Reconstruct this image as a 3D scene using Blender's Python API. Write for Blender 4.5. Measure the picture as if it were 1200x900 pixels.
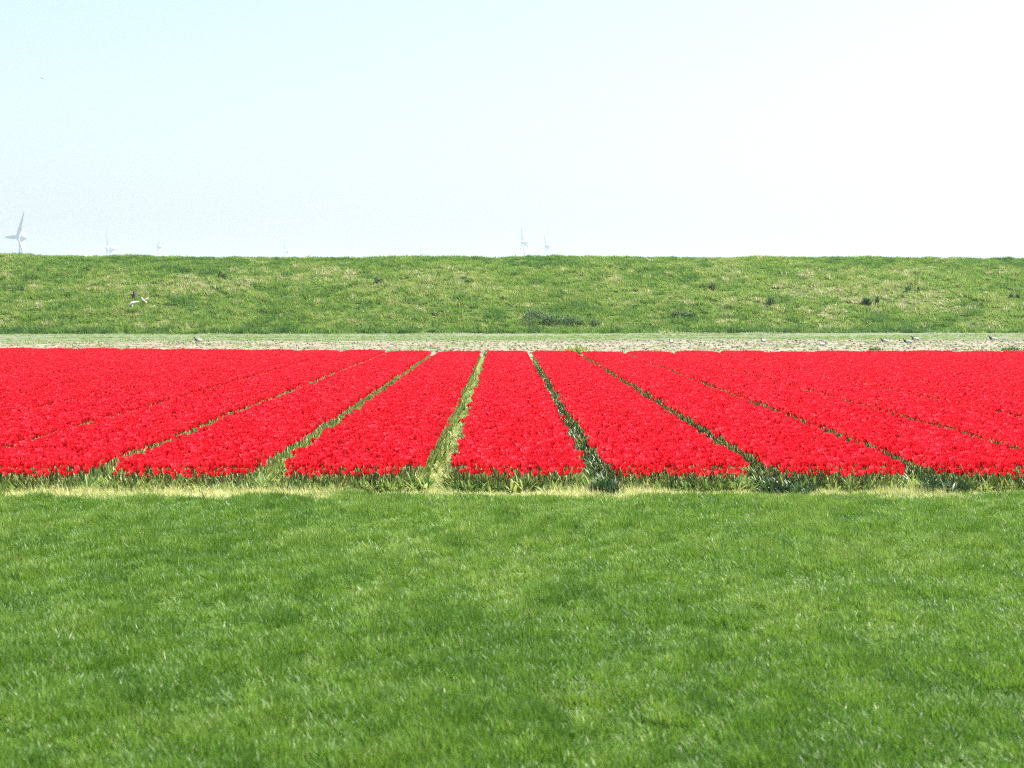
import bpy, bmesh, math
import numpy as np
from mathutils import Vector, Matrix, Euler

R = math.radians
rng = np.random.default_rng(7)
scene = bpy.context.scene
for o in list(bpy.data.objects):
    bpy.data.objects.remove(o)

# ------------------------------------------------------------------ camera
EYE = 2.1
FPX = 2000.0                      # focal length in pixels of the 1200 px wide photograph
cam = bpy.data.cameras.new('camera')
cam.sensor_width = 36.0
cam.lens = FPX / 1200.0 * 36.0
cam.clip_start = 0.1
cam.clip_end = 60000
cam.dof.use_dof = True
cam.dof.focus_distance = 34.0
cam.dof.aperture_fstop = 4.0
camo = bpy.data.objects.new('camera', cam)
scene.collection.objects.link(camo)
camo.location = (0, 0, EYE)
PITCH = math.atan(91 / FPX)
YAW = math.atan(11 / FPX)
camo.rotation_euler = (R(90) - PITCH, 0, -YAW)
scene.camera = camo
CAMROT = camo.rotation_euler.to_matrix()

# ------------------------------------------------------------------ sky, sun, exposure
SUN_EL, SUN_AZ = 57.0, 80.0       # azimuth: degrees to the right of straight ahead (+Y)
world = bpy.data.worlds.new('World')
scene.world = world
world.use_nodes = True
nt = world.node_tree
nt.nodes.clear()
sky = nt.nodes.new('ShaderNodeTexSky')
sky.sky_type = 'NISHITA'
sky.sun_disc = False
sky.sun_elevation = R(SUN_EL)
sky.sun_rotation = R(SUN_AZ)
sky.altitude = 0
sky.air_density = 0.9
sky.dust_density = 4.0
sky.ozone_density = 0.8
bg = nt.nodes.new('ShaderNodeBackground')
bg.inputs['Strength'].default_value = 0.102
wo = nt.nodes.new('ShaderNodeOutputWorld')
nt.links.new(sky.outputs[0], bg.inputs[0])
nt.links.new(bg.outputs[0], wo.inputs[0])

sun = bpy.data.lights.new('sun', 'SUN')
sun.energy = 4.8
sun.angle = R(0.53)
sun.color = (1.0, 0.95, 0.87)
suno = bpy.data.objects.new('sun', sun)
scene.collection.objects.link(suno)
sd = Vector((math.sin(R(SUN_AZ)) * math.cos(R(SUN_EL)), math.cos(R(SUN_AZ)) * math.cos(R(SUN_EL)), math.sin(R(SUN_EL))))
suno.rotation_euler = sd.to_track_quat('Z', 'Y').to_euler()
suno.location = (30, 20, 40)

scene.view_settings.view_transform = 'Standard'
scene.view_settings.look = 'None'
scene.view_settings.gamma = 1.0
scene.view_settings.exposure = 1.6
scene.view_settings.use_curve_mapping = False
scene.render.engine = 'CYCLES'
scene.cycles.max_bounces = 5
scene.cycles.diffuse_bounces = 3
scene.cycles.glossy_bounces = 2
scene.cycles.transmission_bounces = 4
scene.cycles.volume_bounces = 1
scene.cycles.transparent_max_bounces = 4
scene.cycles.use_denoising = False
scene.cycles.filter_width = 1.15
scene.cycles.use_adaptive_sampling = True
scene.cycles.adaptive_threshold = 0.01
scene.cycles.sample_clamp_indirect = 6.0

# ------------------------------------------------------------------ numeric helpers
def lattice(seed):
    return np.random.default_rng(seed).random((256, 256))
LAT = [lattice(s) for s in range(12)]
def vnoise(x, y, seed=0):
    x = np.asarray(x, float); y = np.asarray(y, float)
    L = LAT[seed % 12]
    xi = np.floor(x).astype(int); yi = np.floor(y).astype(int)
    fx = x - xi; fy = y - yi
    fx = fx * fx * (3 - 2 * fx); fy = fy * fy * (3 - 2 * fy)
    a = L[xi & 255, yi & 255]; b = L[(xi + 1) & 255, yi & 255]
    c = L[xi & 255, (yi + 1) & 255]; d = L[(xi + 1) & 255, (yi + 1) & 255]
    return (a * (1 - fx) + b * fx) * (1 - fy) + (c * (1 - fx) + d * fx) * fy
def fbm(x, y, seed=0, octaves=4):
    s = 0; amp = 0.5; tot = 0
    x = np.asarray(x, float); y = np.asarray(y, float)
    for k in range(octaves):
        s = s + amp * vnoise(x * 2 ** k + 17.3 * k, y * 2 ** k + 9.1 * k, seed + k)
        tot += amp; amp *= 0.5
    return s / tot
def sstep(a, b, x):
    t = np.clip((np.asarray(x, float) - a) / (b - a), 0, 1)
    return t * t * (3 - 2 * t)

def pixdir(px, py):
    d = CAMROT @ Vector(((px - 600) / FPX, (450 - py) / FPX, -1))
    return d / d.y                       # unit step along +Y

# ------------------------------------------------------------------ object helpers
def link(o, parent=None):
    scene.collection.objects.link(o)
    if parent is not None:
        o.parent = parent
    return o
def tag(o, label=None, cat=None, group=None, kind=None):
    if label: o['label'] = label
    if cat: o['category'] = cat
    if group: o['group'] = group
    if kind: o['kind'] = kind
    return o
def empty(name, loc, rz=0.0):
    o = bpy.data.objects.new(name, None)
    o.empty_display_size = 0.1
    o.location = loc
    o.rotation_euler = (0, 0, rz)
    return link(o)
def mesh_from(name, v, f, mats, mi=None, smooth=True):
    me = bpy.data.meshes.new(name)
    me.from_pydata([tuple(p) for p in v], [], [tuple(q) for q in f])
    for m in (mats if isinstance(mats, (list, tuple)) else [mats]):
        me.materials.append(m)
    if mi is not None:
        me.polygons.foreach_set('material_index', np.asarray(mi, dtype=np.int32))
    me.polygons.foreach_set('use_smooth', [smooth] * len(me.polygons))
    me.update()
    return me
def obj(name, me, parent=None):
    return link(bpy.data.objects.new(name, me), parent)
class MB:
    """collects pieces of one mesh"""
    def __init__(self): self.v = []; self.f = []; self.m = []
    def add(self, v, f, m=0):
        k = len(self.v)
        self.v += [tuple(p) for p in v]
        self.f += [tuple(i + k for i in q) for q in f]
        self.m += [m] * len(f)
    def mesh(self, name, mats, smooth=True):
        return mesh_from(name, self.v, self.f, mats, self.m, smooth)
def tube(points, radii, seg=8, flat=1.0, cap=True):
    """swept tube; flat squashes the ring across its second axis"""
    v = []; f = []
    P = [Vector(p) for p in points]
    n = len(P)
    for i, p in enumerate(P):
        t = (P[min(i + 1, n - 1)] - P[max(i - 1, 0)]).normalized()
        ref = Vector((0, 0, 1)) if abs(t.z) < 0.95 else Vector((1, 0, 0))
        a = t.cross(ref).normalized(); b = a.cross(t).normalized()
        for k in range(seg):
            an = 2 * math.pi * k / seg
            v.append(p + radii[i] * (math.cos(an) * a + flat * math.sin(an) * b))
    for i in range(n - 1):
        for k in range(seg):
            f.append((i * seg + k, i * seg + (k + 1) % seg, (i + 1) * seg + (k + 1) % seg, (i + 1) * seg + k))
    if cap:
        f.append(tuple(range(seg))[::-1]); f.append(tuple((n - 1) * seg + k for k in range(seg)))
    return v, f
def grid_mesh(name, xs, ys, zfun, mat):
    X, Y = np.meshgrid(xs, ys, indexing='ij')
    Z = zfun(X, Y)
    nx, ny = len(xs), len(ys)
    co = np.stack([X, Y, Z], -1).reshape(-1, 3)
    i, j = np.meshgrid(np.arange(nx - 1), np.arange(ny - 1), indexing='ij')
    a = (i * ny + j).ravel()
    q = np.stack([a, a + ny, a + ny + 1, a + 1], -1)
    me = bpy.data.meshes.new(name)
    me.vertices.add(len(co)); me.vertices.foreach_set('co', co.ravel().astype(np.float32))
    me.loops.add(q.size); me.loops.foreach_set('vertex_index', q.ravel().astype(np.int32))
    me.polygons.add(len(q)); me.polygons.foreach_set('loop_start', np.arange(0, q.size, 4, dtype=np.int32))
    me.polygons.foreach_set('use_smooth', [True] * len(q))
    me.update(calc_edges=True); me.validate()
    me.materials.append(mat)
    return me

# ------------------------------------------------------------------ materials
def newmat(name):
    m = bpy.data.materials.new(name); m.use_nodes = True
    t = m.node_tree; t.nodes.clear()
    return m, t, t.nodes.new('ShaderNodeOutputMaterial')
def ramp(t, fac, stops):
    r = t.nodes.new('ShaderNodeValToRGB')
    e = r.color_ramp.elements
    e[0].position, e[0].color = stops[0][0], (*stops[0][1], 1)
    e[1].position, e[1].color = stops[-1][0], (*stops[-1][1], 1)
    for p, c in stops[1:-1]:
        n = e.new(p); n.color = (*c, 1)
    t.links.new(fac, r.inputs[0])
    return r.outputs[0]
def math_node(t, op, a, b):
    n = t.nodes.new('ShaderNodeMath'); n.operation = op
    for i, s in enumerate((a, b)):
        if isinstance(s, (int, float)): n.inputs[i].default_value = s
        else: t.links.new(s, n.inputs[i])
    return n.outputs[0]
def mixc(t, fac, a, b):
    n = t.nodes.new('ShaderNodeMix'); n.data_type = 'RGBA'
    for i, s in ((0, fac), (6, a), (7, b)):
        if isinstance(s, (int, float)): n.inputs[i].default_value = s
        elif isinstance(s, tuple): n.inputs[i].default_value = (*s, 1)
        else: t.links.new(s, n.inputs[i])
    return n.outputs[2]
def noise_tex(t, scale, detail=4, rough=0.6, vec=None):
    if vec is None:
        vec = t.nodes.new('ShaderNodeNewGeometry').outputs['Position']
    n = t.nodes.new('ShaderNodeTexNoise')
    n.inputs['Scale'].default_value = scale; n.inputs['Detail'].default_value = detail
    n.inputs['Roughness'].default_value = rough
    t.links.new(vec, n.inputs['Vector'])
    return n.outputs['Fac']
def ground_mat(name, scale, stops, rough=0.95, bump=0.0, bscale=None):
    m, t, out = newmat(name)
    b = t.nodes.new('ShaderNodeBsdfPrincipled')
    b.inputs['Roughness'].default_value = rough
    b.inputs['Specular IOR Level'].default_value = 0.15
    t.links.new(ramp(t, noise_tex(t, scale, 6, 0.65), stops), b.inputs['Base Color'])
    if bump:
        bp = t.nodes.new('ShaderNodeBump'); bp.inputs['Strength'].default_value = 0.8
        bp.inputs['Distance'].default_value = bump
        t.links.new(noise_tex(t, bscale or scale * 3, 5, 0.7), bp.inputs['Height'])
        t.links.new(bp.outputs[0], b.inputs['Normal'])
    t.links.new(b.outputs[0], out.inputs[0])
    return m
def leaf_mat(name, stops, rough=0.45, spec=0.4, transl=0.35, trans_gain=1.0, tint=True, rnd=0.35):
    """thin-leaf material: colour from the plant's own 'tint' attribute plus a random share per plant"""
    m, t, out = newmat(name)
    info = t.nodes.new('ShaderNodeObjectInfo')
    if tint:
        at = t.nodes.new('ShaderNodeAttribute'); at.attribute_type = 'INSTANCER'; at.attribute_name = 'tint'
        fac = math_node(t, 'ADD', math_node(t, 'MULTIPLY', at.outputs['Fac'], 1 - rnd), math_node(t, 'MULTIPLY', info.outputs['Random'], rnd))
    else:
        fac = info.outputs['Random']
    col = ramp(t, fac, stops)
    b = t.nodes.new('ShaderNodeBsdfPrincipled')
    b.inputs['Roughness'].default_value = rough
    b.inputs['Specular IOR Level'].default_value = spec
    t.links.new(col, b.inputs['Base Color'])
    tr = t.nodes.new('ShaderNodeBsdfTranslucent')
    t.links.new(col, tr.inputs['Color'])
    mx = t.nodes.new('ShaderNodeMixShader'); mx.inputs[0].default_value = transl
    t.links.new(b.outputs[0], mx.inputs[1]); t.links.new(tr.outputs[0], mx.inputs[2])
    t.links.new(mx.outputs[0], out.inputs[0])
    return m
def plain_mat(name, col, rough=0.6, spec=0.3, var=0.15, scale=30):
    m, t, out = newmat(name)
    b = t.nodes.new('ShaderNodeBsdfPrincipled')
    b.inputs['Roughness'].default_value = rough
    b.inputs['Specular IOR Level'].default_value = spec
    lo = tuple(c * (1 - var) for c in col); hi = tuple(min(1, c * (1 + var)) for c in col)
    tc = t.nodes.new('ShaderNodeTexCoord')
    t.links.new(ramp(t, noise_tex(t, scale, 3, 0.6, tc.outputs['Object']), [(0.3, lo), (0.7, hi)]), b.inputs['Base Color'])
    t.links.new(b.outputs[0], out.inputs[0])
    return m

M = {}
M['far_ground'] = ground_mat('far_ground', 0.01, [(0.3, (0.06, 0.10, 0.03)), (0.7, (0.12, 0.14, 0.05))])
M['lawn_soil'] = ground_mat('lawn_soil', 3.0, [(0.3, (0.022, 0.045, 0.012)), (0.7, (0.04, 0.075, 0.02))])
M['field_soil'] = ground_mat('field_soil', 9.0, [(0.25, (0.13, 0.12, 0.06)), (0.5, (0.25, 0.24, 0.12)), (0.75, (0.38, 0.36, 0.19))], bump=0.02, bscale=40)
M['pale_soil'] = ground_mat('pale_soil', 1.3, [(0.28, (0.07, 0.082, 0.045)), (0.45, (0.145, 0.14, 0.095)), (0.7, (0.24, 0.222, 0.165))], bump=0.03, bscale=9)
M['track'] = ground_mat('track', 0.7, [(0.3, (0.075, 0.105, 0.05)), (0.55, (0.115, 0.135, 0.08)), (0.75, (0.175, 0.17, 0.125))], bump=0.02, bscale=8)
M['dike_soil'] = ground_mat('dike_soil', 0.8, [(0.3, (0.035, 0.06, 0.015)), (0.6, (0.07, 0.09, 0.03)), (0.8, (0.13, 0.12, 0.06))], bump=0.05, bscale=5)
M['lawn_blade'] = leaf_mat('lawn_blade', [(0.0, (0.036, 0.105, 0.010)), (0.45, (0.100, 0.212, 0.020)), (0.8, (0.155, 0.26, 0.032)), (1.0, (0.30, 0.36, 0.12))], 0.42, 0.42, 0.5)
M['dike_blade'] = leaf_mat('dike_blade', [(0.0, (0.045, 0.12, 0.028)), (0.35, (0.112, 0.222, 0.034)), (0.62, (0.185, 0.29, 0.048)), (0.85, (0.28, 0.32, 0.11)), (1.0, (0.50, 0.47, 0.32))], 0.5, 0.3, 0.5, rnd=0.3)
M['straw'] = leaf_mat('straw', [(0.0, (0.16, 0.22, 0.06)), (0.5, (0.38, 0.42, 0.14)), (1.0, (0.62, 0.61, 0.30))], 0.6, 0.3, 0.25)
M['dry_stalk'] = leaf_mat('dry_stalk', [(0.0, (0.35, 0.31, 0.22)), (1.0, (0.6, 0.56, 0.46))], 0.7, 0.2, 0.1, tint=False)
M['petal'] = leaf_mat('petal', [(0.0, (0.54, 0.005, 0.016)), (0.6, (0.79, 0.013, 0.030)), (0.85, (0.84, 0.026, 0.05)), (1.0, (0.88, 0.07, 0.11))], 0.28, 0.7, 0.40, tint=False)
M['tulip_leaf'] = leaf_mat('tulip_leaf', [(0.0, (0.06, 0.14, 0.03)), (0.5, (0.145, 0.24, 0.05)), (1.0, (0.34, 0.38, 0.10))], 0.45, 0.4, 0.4, tint=False)
M['tulip_stem'] = leaf_mat('tulip_stem', [(0.0, (0.10, 0.17, 0.05)), (1.0, (0.24, 0.28, 0.10))], 0.5, 0.3, 0.15, tint=False)
M['shaded_leaf'] = leaf_mat('shaded_leaf', [(0.0, (0.025, 0.06, 0.02)), (0.7, (0.045, 0.095, 0.03)), (1.0, (0.08, 0.14, 0.045))], 0.42, 0.4, 0.25, tint=False)  # tulip leaf colour darkened to carry the shade of flanks turned from the sun
M['shrub_leaf'] = leaf_mat('shrub_leaf', [(0.0, (0.07, 0.14, 0.042)), (1.0, (0.125, 0.21, 0.06))], 0.5, 0.3, 0.45, tint=False)
M['twig'] = plain_mat('twig', (0.10, 0.075, 0.05), 0.9)
M['bleached'] = plain_mat('bleached', (0.48, 0.46, 0.42), 0.8, scale=6)
M['dark_wood'] = plain_mat('dark_wood', (0.05, 0.04, 0.035), 0.9, scale=6)
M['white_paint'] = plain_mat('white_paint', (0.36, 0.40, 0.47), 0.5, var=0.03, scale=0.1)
M['white_feather'] = plain_mat('white_feather', (0.55, 0.54, 0.52), 0.7, var=0.06)
M['black_feather'] = plain_mat('black_feather', (0.02, 0.02, 0.022), 0.6)
M['orange_skin'] = plain_mat('orange_skin', (0.6, 0.12, 0.03), 0.5)

# ------------------------------------------------------------------ scatter (geometry nodes on a cloud of points)
def scatter(name, P, rot, scl, idx, protos, tint=None, parent=None):
    n = len(P)
    me = bpy.data.meshes.new(name)
    me.vertices.add(n)
    me.vertices.foreach_set('co', np.asarray(P, np.float32).ravel())
    a = me.attributes.new('rot', 'FLOAT_VECTOR', 'POINT'); a.data.foreach_set('vector', np.asarray(rot, np.float32).ravel())
    a = me.attributes.new('scl', 'FLOAT_VECTOR', 'POINT'); a.data.foreach_set('vector', np.asarray(scl, np.float32).ravel())
    a = me.attributes.new('idx', 'INT', 'POINT'); a.data.foreach_set('value', np.asarray(idx, np.int32))
    a = me.attributes.new('tint', 'FLOAT', 'POINT'); a.data.foreach_set('value', np.asarray(np.zeros(n) if tint is None else tint, np.float32))
    o = obj(name, me, parent)
    md = o.modifiers.new('scatter', 'NODES'); md.node_group = scatter_tree(protos)
    return o
def scatter_tree(coll):
    key = 'scatter_' + coll.name
    if key in bpy.data.node_groups: return bpy.data.node_groups[key]
    g = bpy.data.node_groups.new(key, 'GeometryNodeTree')
    g.interface.new_socket('Geometry', in_out='INPUT', socket_type='NodeSocketGeometry')
    g.interface.new_socket('Geometry', in_out='OUTPUT', socket_type='NodeSocketGeometry')
    N = g.nodes; L = g.links
    gi = N.new('NodeGroupInput'); go = N.new('NodeGroupOutput')
    ci = N.new('GeometryNodeCollectionInfo'); ci.inputs['Collection'].default_value = coll
    ci.inputs['Separate Children'].default_value = True; ci.inputs['Reset Children'].default_value = True
    ip = N.new('GeometryNodeInstanceOnPoints'); ip.inputs['Pick Instance'].default_value = True
    def na(nm, ty):
        k = N.new('GeometryNodeInputNamedAttribute'); k.data_type = ty; k.inputs['Name'].default_value = nm
        return [s for s in k.outputs if s.enabled and s.name == 'Attribute'][0]
    L.new(gi.outputs[0], ip.inputs['Points']); L.new(ci.outputs[0], ip.inputs['Instance'])
    L.new(na('idx', 'INT'), ip.inputs['Instance Index'])
    L.new(na('rot', 'FLOAT_VECTOR'), ip.inputs['Rotation'])
    L.new(na('scl', 'FLOAT_VECTOR'), ip.inputs['Scale'])
    L.new(ip.outputs[0], go.inputs[0])
    return g
def proto_collection(name, meshes):
    c = bpy.data.collections.new(name)
    for i, me in enumerate(meshes):
        c.objects.link(bpy.data.objects.new('%s_%02d' % (name, i), me))
    return c
def rots(n, tilt, r=rng):
    out = np.zeros((n, 3)); out[:, 0] = r.normal(0, tilt, n); out[:, 1] = r.normal(0, tilt, n); out[:, 2] = r.uniform(0, 2 * math.pi, n)
    return out

def blade(mb, base, yaw, length, width, lean, droop, m=0, segs=3):
    """a tapering grass blade as a bent strip"""
    v = []; f = []
    dx, dy = math.cos(yaw), math.sin(yaw)
    px, py = -dy, dx
    x = 0.0; z = 0.0; an = lean
    st = length / segs
    for i in range(segs + 1):
        w = width * (1 - (i / segs) ** 1.6) * 0.5 + 0.0002
        v.append((base[0] + dx * x + px * w, base[1] + dy * x + py * w, base[2] + z))
        v.append((base[0] + dx * x - px * w, base[1] + dy * x - py * w, base[2] + z))
        x += math.sin(an) * st; z += math.cos(an) * st; an += droop / segs
    for i in range(segs):
        f.append((2 * i, 2 * i + 1, 2 * i + 3, 2 * i + 2))
    mb.add(v, f, m)
def tuft(name, n, rad, h0, h1, width, mat, lean=0.5, droop=0.7, seed=0):
    r = np.random.default_rng(seed)
    mb = MB()
    for k in range(n):
        a = r.uniform(0, 6.283); d = rad * math.sqrt(r.random())
        yaw = a + r.normal(0, 0.9)
        blade(mb, (d * math.cos(a), d * math.sin(a), -0.01), yaw, r.uniform(h0, h1), width * r.uniform(0.7, 1.3), abs(r.normal(0, lean)), r.uniform(0, droop))
    return mb.mesh(name, mat)

def in_view(x, y, margin):
    """inside the camera's wedge widened by a side step"""
    return np.abs(x - 0.0055 * y) < 0.302 * y + margin

# ================================================================== THE SETTING
def slab(name, x0, x1, y0, y1, z, mat):
    me = mesh_from(name, [(x0, y0, z), (x1, y0, z), (x1, y1, z), (x0, y1, z)], [(0, 1, 2, 3)], mat)
    return tag(obj(name, me), kind='structure')
slab('ground', -4200, 4200, -400, 6400, -0.2, M['far_ground'])

def lawn_z(x, y):
    return 0.07 * (fbm(x * 0.35 + 5, y * 0.35, 1, 3) - 0.5) * sstep(18.8, 16, y) + 0.02
xs = np.concatenate([[-300, -120, -50, -25], np.arange(-14, 14.01, 0.25), [25, 50, 120, 300]])
lawn = tag(obj('lawn', grid_mesh('lawn', xs, np.concatenate([[-60, -20, 0], np.arange(2, 18.61, 0.2)]), lawn_z, M['lawn_soil'])), kind='structure')

def field_z(x, y):
    return 0.012 * (fbm(x * 3, y * 3, 2, 3) - 0.5)
xs = np.concatenate([[-300, -120, -50], np.arange(-32, 32.01, 0.25), [50, 120, 300]])
tag(obj('field_soil', grid_mesh('field_soil', xs, np.concatenate([np.arange(18.4, 24, 0.2), np.arange(24, 82, 1.0)]), field_z, M['field_soil'])), kind='structure')

def base_line(x):
    return 127 + 0.08 * np.asarray(x, float)
def strip_z(x, y):
    rough = sstep(74, 80, y) * (1 - sstep(100, 105, y - 0.08 * x))
    return 0.03 + rough * (0.16 * np.maximum(fbm(x * 0.9, y * 0.9, 3, 4) - 0.42, 0) + 0.055 * (vnoise(x * 3.1, y * 3.1, 5) - 0.4))
xs = np.concatenate([[-300, -120, -70], np.arange(-46, 46.01, 0.22), [70, 120, 300]])
tag(obj('soil_strip', grid_mesh('soil_strip', xs, np.arange(70, 107, 0.3), strip_z, M['pale_soil'])), kind='structure')
def track_z(x, y):
    return 0.05 + 0.07 * (fbm(x * 0.8, y * 0.8, 4, 4) - 0.5) + 0.10 * sstep(118, 124, y - 0.08 * x) * fbm(x * 0.7 + 3, y * 0.7, 6, 3)
xs = np.concatenate([[-450, -200, -80], np.arange(-50, 50.01, 0.4), [80, 200, 450]])
me = grid_mesh('track', xs, np.arange(101, 129.1, 0.4), lambda X, Y: np.zeros_like(X), M['track'])
co = np.zeros(len(me.vertices) * 3, np.float32); me.vertices.foreach_get('co', co); co = co.reshape(-1, 3)
co[:, 1] += 0.08 * co[:, 0]; co[:, 2] = track_z(co[:, 0], co[:, 1])
me.vertices.foreach_set('co', co.ravel()); me.update()
tag(obj('track', me), kind='structure')

CREST = 6.2
def dike_z(x, y):
    s = np.asarray(y, float) - base_line(x)
    up = np.where(s < 20, np.clip(s, -1, 20) / 20.0, 1.0)
    up = up + 0.035 * np.sin(np.clip(up, 0, 1) * math.pi)
    down = sstep(23, 46, s)
    b = 0.45 * (fbm(x * 0.22, y * 0.22, 7, 4) - 0.5) * sstep(0, 3, s) + 0.14 * (fbm(x * 0.05, np.zeros_like(s), 9, 3) - 0.5) * sstep(10, 20, s)
    return CREST * up * (1 - down) + b * (1 - down)
xs = np.concatenate([[-480, -300, -180, -110, -75], np.arange(-56, 56.01, 0.5), [75, 110, 180, 300, 480]])
ss = np.concatenate([[-0.8], np.arange(0, 26, 0.5), np.arange(26, 47, 2)])
me = grid_mesh('dike', xs, ss, lambda X, Y: np.zeros_like(X), M['dike_soil'])
co = np.zeros(len(me.vertices) * 3, np.float32); me.vertices.foreach_get('co', co); co = co.reshape(-1, 3)
co[:, 1] += base_line(co[:, 0]); co[:, 2] = dike_z(co[:, 0], co[:, 1])
me.vertices.foreach_set('co', co.ravel()); me.update()
tag(obj('dike', me), kind='structure')

def on_dike(px, py):
    d = pixdir(px, py)
    for Y in np.arange(120, 152, 0.05):
        if EYE + d.z * Y <= float(dike_z(d.x * Y, Y)):
            return Vector((d.x * Y, Y, float(dike_z(d.x * Y, Y))))
    return Vector((d.x * 140, 140, 6.0))
def on_flat(px, py, z=0.06):
    d = pixdir(px, py)
    Y = (z - EYE) / d.z
    return Vector((d.x * Y, Y, z))

# ------------------------------------------------------------------ lawn grass
lawn_protos = proto_collection('lawn_tuft', [tuft('lawn_tuft', 44, 0.075, 0.03, 0.085, 0.0058, M['lawn_blade'], 0.6, 1.3, 100 + k) for k in range(7)])
def make_lawn():
    n = 255000
    y = rng.uniform(5.4, 18.75, n)                               # even over the wedge
    x = rng.uniform(-1, 1, n) * (0.31 * y + 3.2)
    keep = rng.random(n) < (0.31 * y + 3.2) / 9.1
    x, y = x[keep], y[keep]
    edge = 18.36 + 0.55 * (fbm(x * 1.6, np.zeros_like(x), 8, 4) - 0.5) + rng.normal(0, 0.05, len(x))
    k = y < edge
    x, y = x[k], y[k]
    n = len(x)
    big = fbm(x * 0.45, y * 0.30, 2, 4)
    mid = fbm(x * 2.6, y * 1.6, 5, 3)
    fine = fbm(x * 7.0, y * 5.0, 7, 2)
    h = 0.55 + 0.45 * sstep(0.40, 0.66, mid) + 0.55 * sstep(0.50, 0.75, fine) + rng.normal(0, 0.12, n)
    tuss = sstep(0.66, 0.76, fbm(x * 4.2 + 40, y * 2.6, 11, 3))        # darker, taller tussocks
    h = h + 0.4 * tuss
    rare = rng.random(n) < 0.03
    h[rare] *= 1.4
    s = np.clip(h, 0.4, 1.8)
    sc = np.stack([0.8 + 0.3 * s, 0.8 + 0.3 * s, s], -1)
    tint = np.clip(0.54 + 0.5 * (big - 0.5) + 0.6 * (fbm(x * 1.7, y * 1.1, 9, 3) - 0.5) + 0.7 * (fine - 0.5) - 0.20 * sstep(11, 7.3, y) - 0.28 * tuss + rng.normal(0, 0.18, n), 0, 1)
    rt = rots(n, 0.2)
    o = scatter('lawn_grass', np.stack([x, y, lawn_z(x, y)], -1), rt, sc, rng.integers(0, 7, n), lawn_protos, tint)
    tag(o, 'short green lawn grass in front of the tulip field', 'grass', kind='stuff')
make_lawn()

# ------------------------------------------------------------------ straw fringe
straw_protos = proto_collection('straw_tuft', [tuft('straw_tuft', 26, 0.07, 0.05, 0.15, 0.006, M['straw'], 0.75, 1.0, 200 + k) for k in range(5)])
GAPS = [-0.71, 1.05, 2.89, 4.57]
def gap_x(i):
    """centre line of the i-th gap; 0 is the straw-covered one"""
    fixed = {-2: -4.46, -1: -2.60, 0: -0.71, 1: 1.05, 2: 2.89, 3: 4.65}
    if i in fixed: return fixed[i]
    return 4.65 + 1.83 * (i - 3) if i > 3 else -4.46 - 1.85 * (-2 - i)
def make_straw():
    xs, ys, ts, hs = [], [], [], []
    n = 10000
    x = rng.uniform(-9.6, 9.8, n)
    y = 18.02 + 0.9 * rng.random(n)
    xs.append(x); ys.append(y); ts.append(0.55 + 1.0 * (fbm(x * 2, y * 2, 4, 3) - 0.5) + 0.25 * sstep(18.9, 18.45, y)); hs.append(np.where(y > 18.45, rng.uniform(0.5, 1.25, n), rng.uniform(0.35, 0.8, n)) * (0.55 + 0.6 * sstep(0.35, 0.6, fbm(x * 1.1, np.zeros(n) + 5, 10, 3))))
    for i in range(-3, 5):                                  # dead mulch lying in the paths
        L = 50 if i == 0 else 30
        m = int(L * (110 if i == 0 else 40))
        y = rng.uniform(18.6, 18.6 + L, m)
        x = gap_x(i) + rng.normal(0, 0.08 if i else 0.115, m)
        xs.append(x); ys.append(y); ts.append(np.full(m, 0.13 if i == 0 else 0.15) + rng.normal(0, 0.15, m)); hs.append(rng.uniform(0.15, 0.45, m))
    x = np.concatenate(xs); y = np.concatenate(ys); t = np.clip(np.concatenate(ts), 0, 1); h = np.concatenate(hs)
    n = len(x)
    o = scatter('dry_grass', np.stack([x, y, np.full(n, 0.015)], -1), rots(n, 0.15), np.stack([0.9 + 0 * h, 0.9 + 0 * h, h], -1), rng.integers(0, 5, n), straw_protos, t)
    tag(o, 'pale dry grass along the front of the beds and in the paths', 'dry grass', kind='stuff')
make_straw()

# ------------------------------------------------------------------ tulips
def flower_mesh(name, openness, size, seed):
    r = np.random.default_rng(seed)
    mb = MB()
    for layer in range(2):
        for k in range(3):
            a0 = 2 * math.pi * (k / 3 + layer / 6) + r.normal(0, 0.08)
            H = 0.070 * size * r.uniform(0.92, 1.06) * (1.0 if layer == 0 else 0.96)
            v = []; f = []
            for j in range(5):
                t = j / 4
                rad = size * (0.007 + 0.026 * math.sin(min(t * 1.9, 1.45)) + (openness - 0.3) * 0.020 * t * t) * (1.0 if layer == 0 else 0.9)
                half = R(50) * math.sin(math.pi * (0.16 + 0.80 * t)) ** 0.8
                for q in (-1, 0, 1):
                    an = a0 + half * q
                    rr = rad * (1.0 if q == 0 else 0.96)
                    v.append((rr * math.cos(an), rr * math.sin(an), H * t - (0.006 if (q and j == 4) else 0) * size))
            for j in range(4):
                for q in range(2):
                    b = j * 3 + q
                    f.append((b, b + 1, b + 4, b + 3))
            mb.add(v, f)
    return mb
def leaf_strip(length, width, lean, droop, yaw, fold=0.25, segs=5):
    v = []; f = []
    dx, dy = math.cos(yaw), math.sin(yaw); px, py = -dy, dx
    x = 0.006; z = 0.0; an = lean; st = length / segs
    for i in range(segs + 1):
        t = i / segs
        w = width * 0.5 * (math.sin(math.pi * (0.12 + 0.86 * t)) ** 0.75)
        lift = fold * w
        for q in (-1, 0, 1):
            v.append((dx * x + px * w * q - dx * lift * abs(q), dy * x + py * w * q - dy * lift * abs(q), z + lift * abs(q)))
        x += math.sin(an) * st; z += math.cos(an) * st; an += droop / segs
    for i in range(segs):
        for q in range(2):
            b = i * 3 + q
            f.append((b, b + 1, b + 4, b + 3))
    return v, f
STEM = 0.285
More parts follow.
